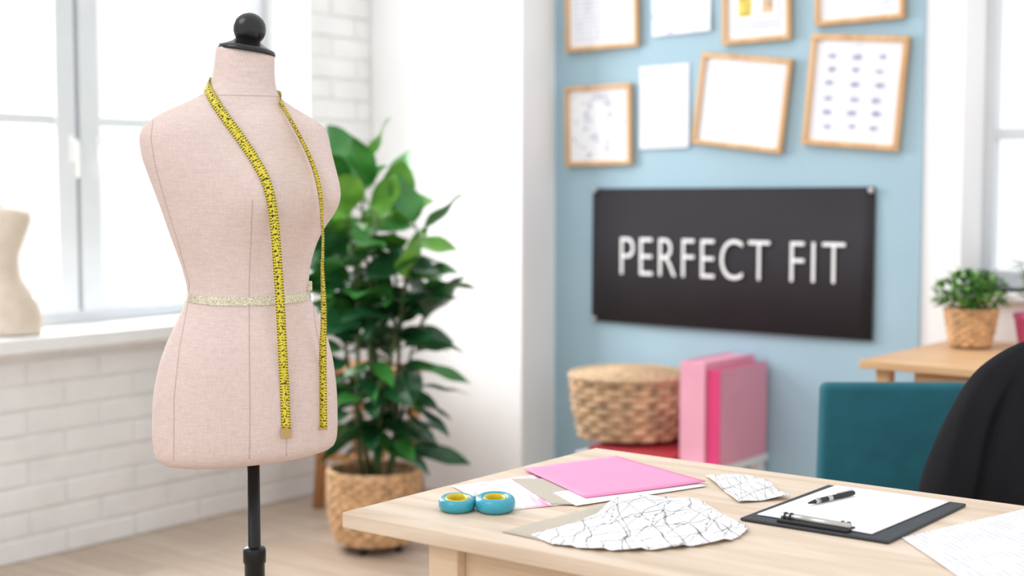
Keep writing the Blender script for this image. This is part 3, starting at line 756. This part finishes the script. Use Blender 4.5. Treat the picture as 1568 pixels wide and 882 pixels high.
for i in range(40):
    a=random.uniform(0,6.28); r=.10*random.random(); A.add(tubegeo([(r*.3*math.cos(a),r*.3*math.sin(a),.10),(r*math.cos(a),r*math.sin(a),.2)],.0015,4),1)
A.obj('foliage',[M_herb,M_herbd],hp,True)
pp=empty('potted_houseplant',(-1.490,4.70,.781))
lathe('pot',[(.042,0),(.045,.003),(.060,.095),(.064,.097),(.064,.112),(.057,.112),(.054,.08)],M_pinkpot,pp,32)
lathe('soil',[(.053,.085),(.053,.098),(.02,.10)],M_soil,pp,20)
random.seed(9); A=Acc()
for i in range(48):
    a=random.uniform(0,6.28); r=random.uniform(.01,.050); h=random.uniform(.15,.34)
    P=[(0.01*math.cos(a),.01*math.sin(a),.09),(r*.5*math.cos(a),r*.5*math.sin(a),h*.7),(r*math.cos(a),r*math.sin(a),h)]
    A.add(tubegeo(P,.0016,4),1); A.add(leafgeo(Vector(P[2]),a,random.uniform(.3,1.0),.038,.028,.4,nx=5,ny=2),random.choice([0,1]))
A.obj('foliage',[M_herb,M_herbd],pp,True)

# ---------------------------------------------------------------- chairs + jacket
ch=empty('teal_chair',(-1.383,3.42,0),math.radians(37.8))
V,Fc=boxgeo((-.225,-.03,.40),(.225,.03,.812),.018,4)
V=[Vector((v.x*(1.04-.10*(v.z-.40)),v.y-.03*math.cos((v.x/.225)*1.3)+.02,v.z)) for v in V]
mesh('backrest',V,Fc,M_teal,ch,True)
V,Fc=boxgeo((-.225,.03,.42),(.225,.43,.485),.022,4); mesh('seat',V,Fc,M_teal,ch,True)
for i,(x,y) in enumerate([(-.20,.0),(.20,.0),(-.20,.40),(.20,.40)]): tube('leg_%d'%(i+1),[(x*1.05,y,0),(x,y,.425)],.013,M_dark,ch,12)

oc=empty('office_chair',(-.892,3.04,0),math.radians(37.8))
V,Fc=boxgeo((-.18,-.022,.52),(.18,.022,.865),.02,4); mesh('backrest',V,Fc,M_dark,oc,True)
V,Fc=boxgeo((-.22,.04,.42),(.22,.44,.49),.025,4); mesh('seat',V,Fc,M_dark,oc,True)
tube('back_support',[(0,.2,.42),(0,.02,.44),(0,.01,.58)],.018,M_dark,oc,10)
lathe('gas_column',[(.03,.08),(.03,.25),(.02,.26),(.02,.42)],M_dark,oc,20,cy=.24)
for i in range(5):
    a=i*2*pi/5+.3; tube('spoke_%d'%i,[(0,.24,.11),(.26*math.cos(a),.24+.26*math.sin(a),.065)],[.022,.014],M_dark,oc,8)
    lathe('caster_%d'%i,[(.012,0),(.022,.006),(.022,.045),(.012,.055)],M_dark,oc,12,cx=.26*math.cos(a),cy=.24+.26*math.sin(a))
jk=empty('black_jacket',(-.892,3.04,0),math.radians(37.8))
jt=[(.40,.330,.125),(.50,.324,.12),(.60,.314,.115),(.68,.298,.108),(.76,.274,.10),(.83,.247,.092),(.88,.220,.084),(.92,.188,.074),(.95,.150,.062),(.975,.105,.05),(.992,.055,.035),(.998,.01,.012)]
V=[];Fc=[];nt=160;zz=list(np.linspace(.40,.998,80)); jz=[r[0] for r in jt]
for j,z in enumerate(zz):
    hx=hermite(jz,[r[1] for r in jt],z); hy=hermite(jz,[r[2] for r in jt],z); dn=(1-(z-.4)/.6)
    for i in range(nt):
        th=2*pi*i/nt; sn_=math.sin(th)
        fold=(.20*dn+.04)*(.6*math.sin(8*th+.9*math.sin(z*6))+.4*math.sin(15*th+z*5+1))*(abs(sn_)**.5)+.07*math.sin(z*26+5*th)*min(1,dn*2)*abs(sn_)
        xx=math.cos(th); val=-.30*math.exp(-((abs(xx)-.62+.1*(z-.6))/.05)**2)*min(1,max(0,(.93-z)/.1))*(1 if sn_<0 else 0)
        V.append((hx*math.copysign(abs(xx)**.8,xx)*(1+.014*math.sin(z*21+4*th)),hy*sn_*(1+fold+val),z+.02*math.sin(3*th)*(1 if j==0 else 0)))
for j in range(len(zz)-1):
    for i in range(nt):
        k_=(i+1)%nt; Fc.append([j*nt+i,j*nt+k_,(j+1)*nt+k_,(j+1)*nt+i])
Fc.append([(len(zz)-1)*nt+i for i in range(nt)])
mesh('body',V,Fc,M_jack,jk,True)
for s_ in (-1,1):
    V=[(s_*.02,-.082,.93),(s_*.10,-.088,.93),(s_*.085,-.108,.78),(s_*.045,-.112,.70),(s_*.01,-.105,.66)]
    V2=[(x,y-.006,z) for x,y,z in V]
    mesh('lapel_%d'%(s_+1),V+V2,[[4,3,2,1,0],[5,6,7,8,9]]+[[i,(i+1)%5,5+(i+1)%5,5+i] for i in range(5)],M_jack,jk)

# ---------------------------------------------------------------- light
wd=bpy.data.worlds.new('daylight'); sc.world=wd; wd.use_nodes=True
bg=wd.node_tree.nodes['Background']; bg.inputs[0].default_value=(.985,.99,1,1); bg.inputs[1].default_value=1.15
def area(name,loc,tgt,size,power,col=(1,1,1)):
    l=bpy.data.lights.new(name,'AREA'); l.shape='RECTANGLE'; l.size=size[0]; l.size_y=size[1]; l.energy=power; l.color=col
    o=bpy.data.objects.new(name,l); COL.objects.link(o); o.location=loc; o.rotation_euler=(Vector(tgt)-Vector(loc)).to_track_quat('-Z','Y').to_euler(); return o
area('window_daylight',(-5.3,3.2,2.1),(-2,2.6,.9),(1.9,1.8),180,(.98,.99,1))
sn=bpy.data.lights.new('sun','SUN'); sn.energy=.85; sn.angle=math.radians(35); sn.color=(1,.98,.95)
so=bpy.data.objects.new('sun',sn); COL.objects.link(so); so.location=(-2,-1,4); so.rotation_euler=Vector((.35,.75,-.9)).to_track_quat('-Z','Y').to_euler()

# ---------------------------------------------------------------- camera
cd=bpy.data.cameras.new('camera'); cam=bpy.data.objects.new('camera',cd); COL.objects.link(cam); sc.camera=cam
cam.location=(0,0,1.3); cam.rotation_euler=(math.radians(86),0,math.radians(37.8))
cd.sensor_width=36; cd.lens=50; cd.clip_start=.05
cd.dof.use_dof=True; cd.dof.focus_distance=2.55; cd.dof.aperture_fstop=2.3
sc.view_settings.view_transform='Standard'; sc.view_settings.look='None'; sc.view_settings.exposure=0.0
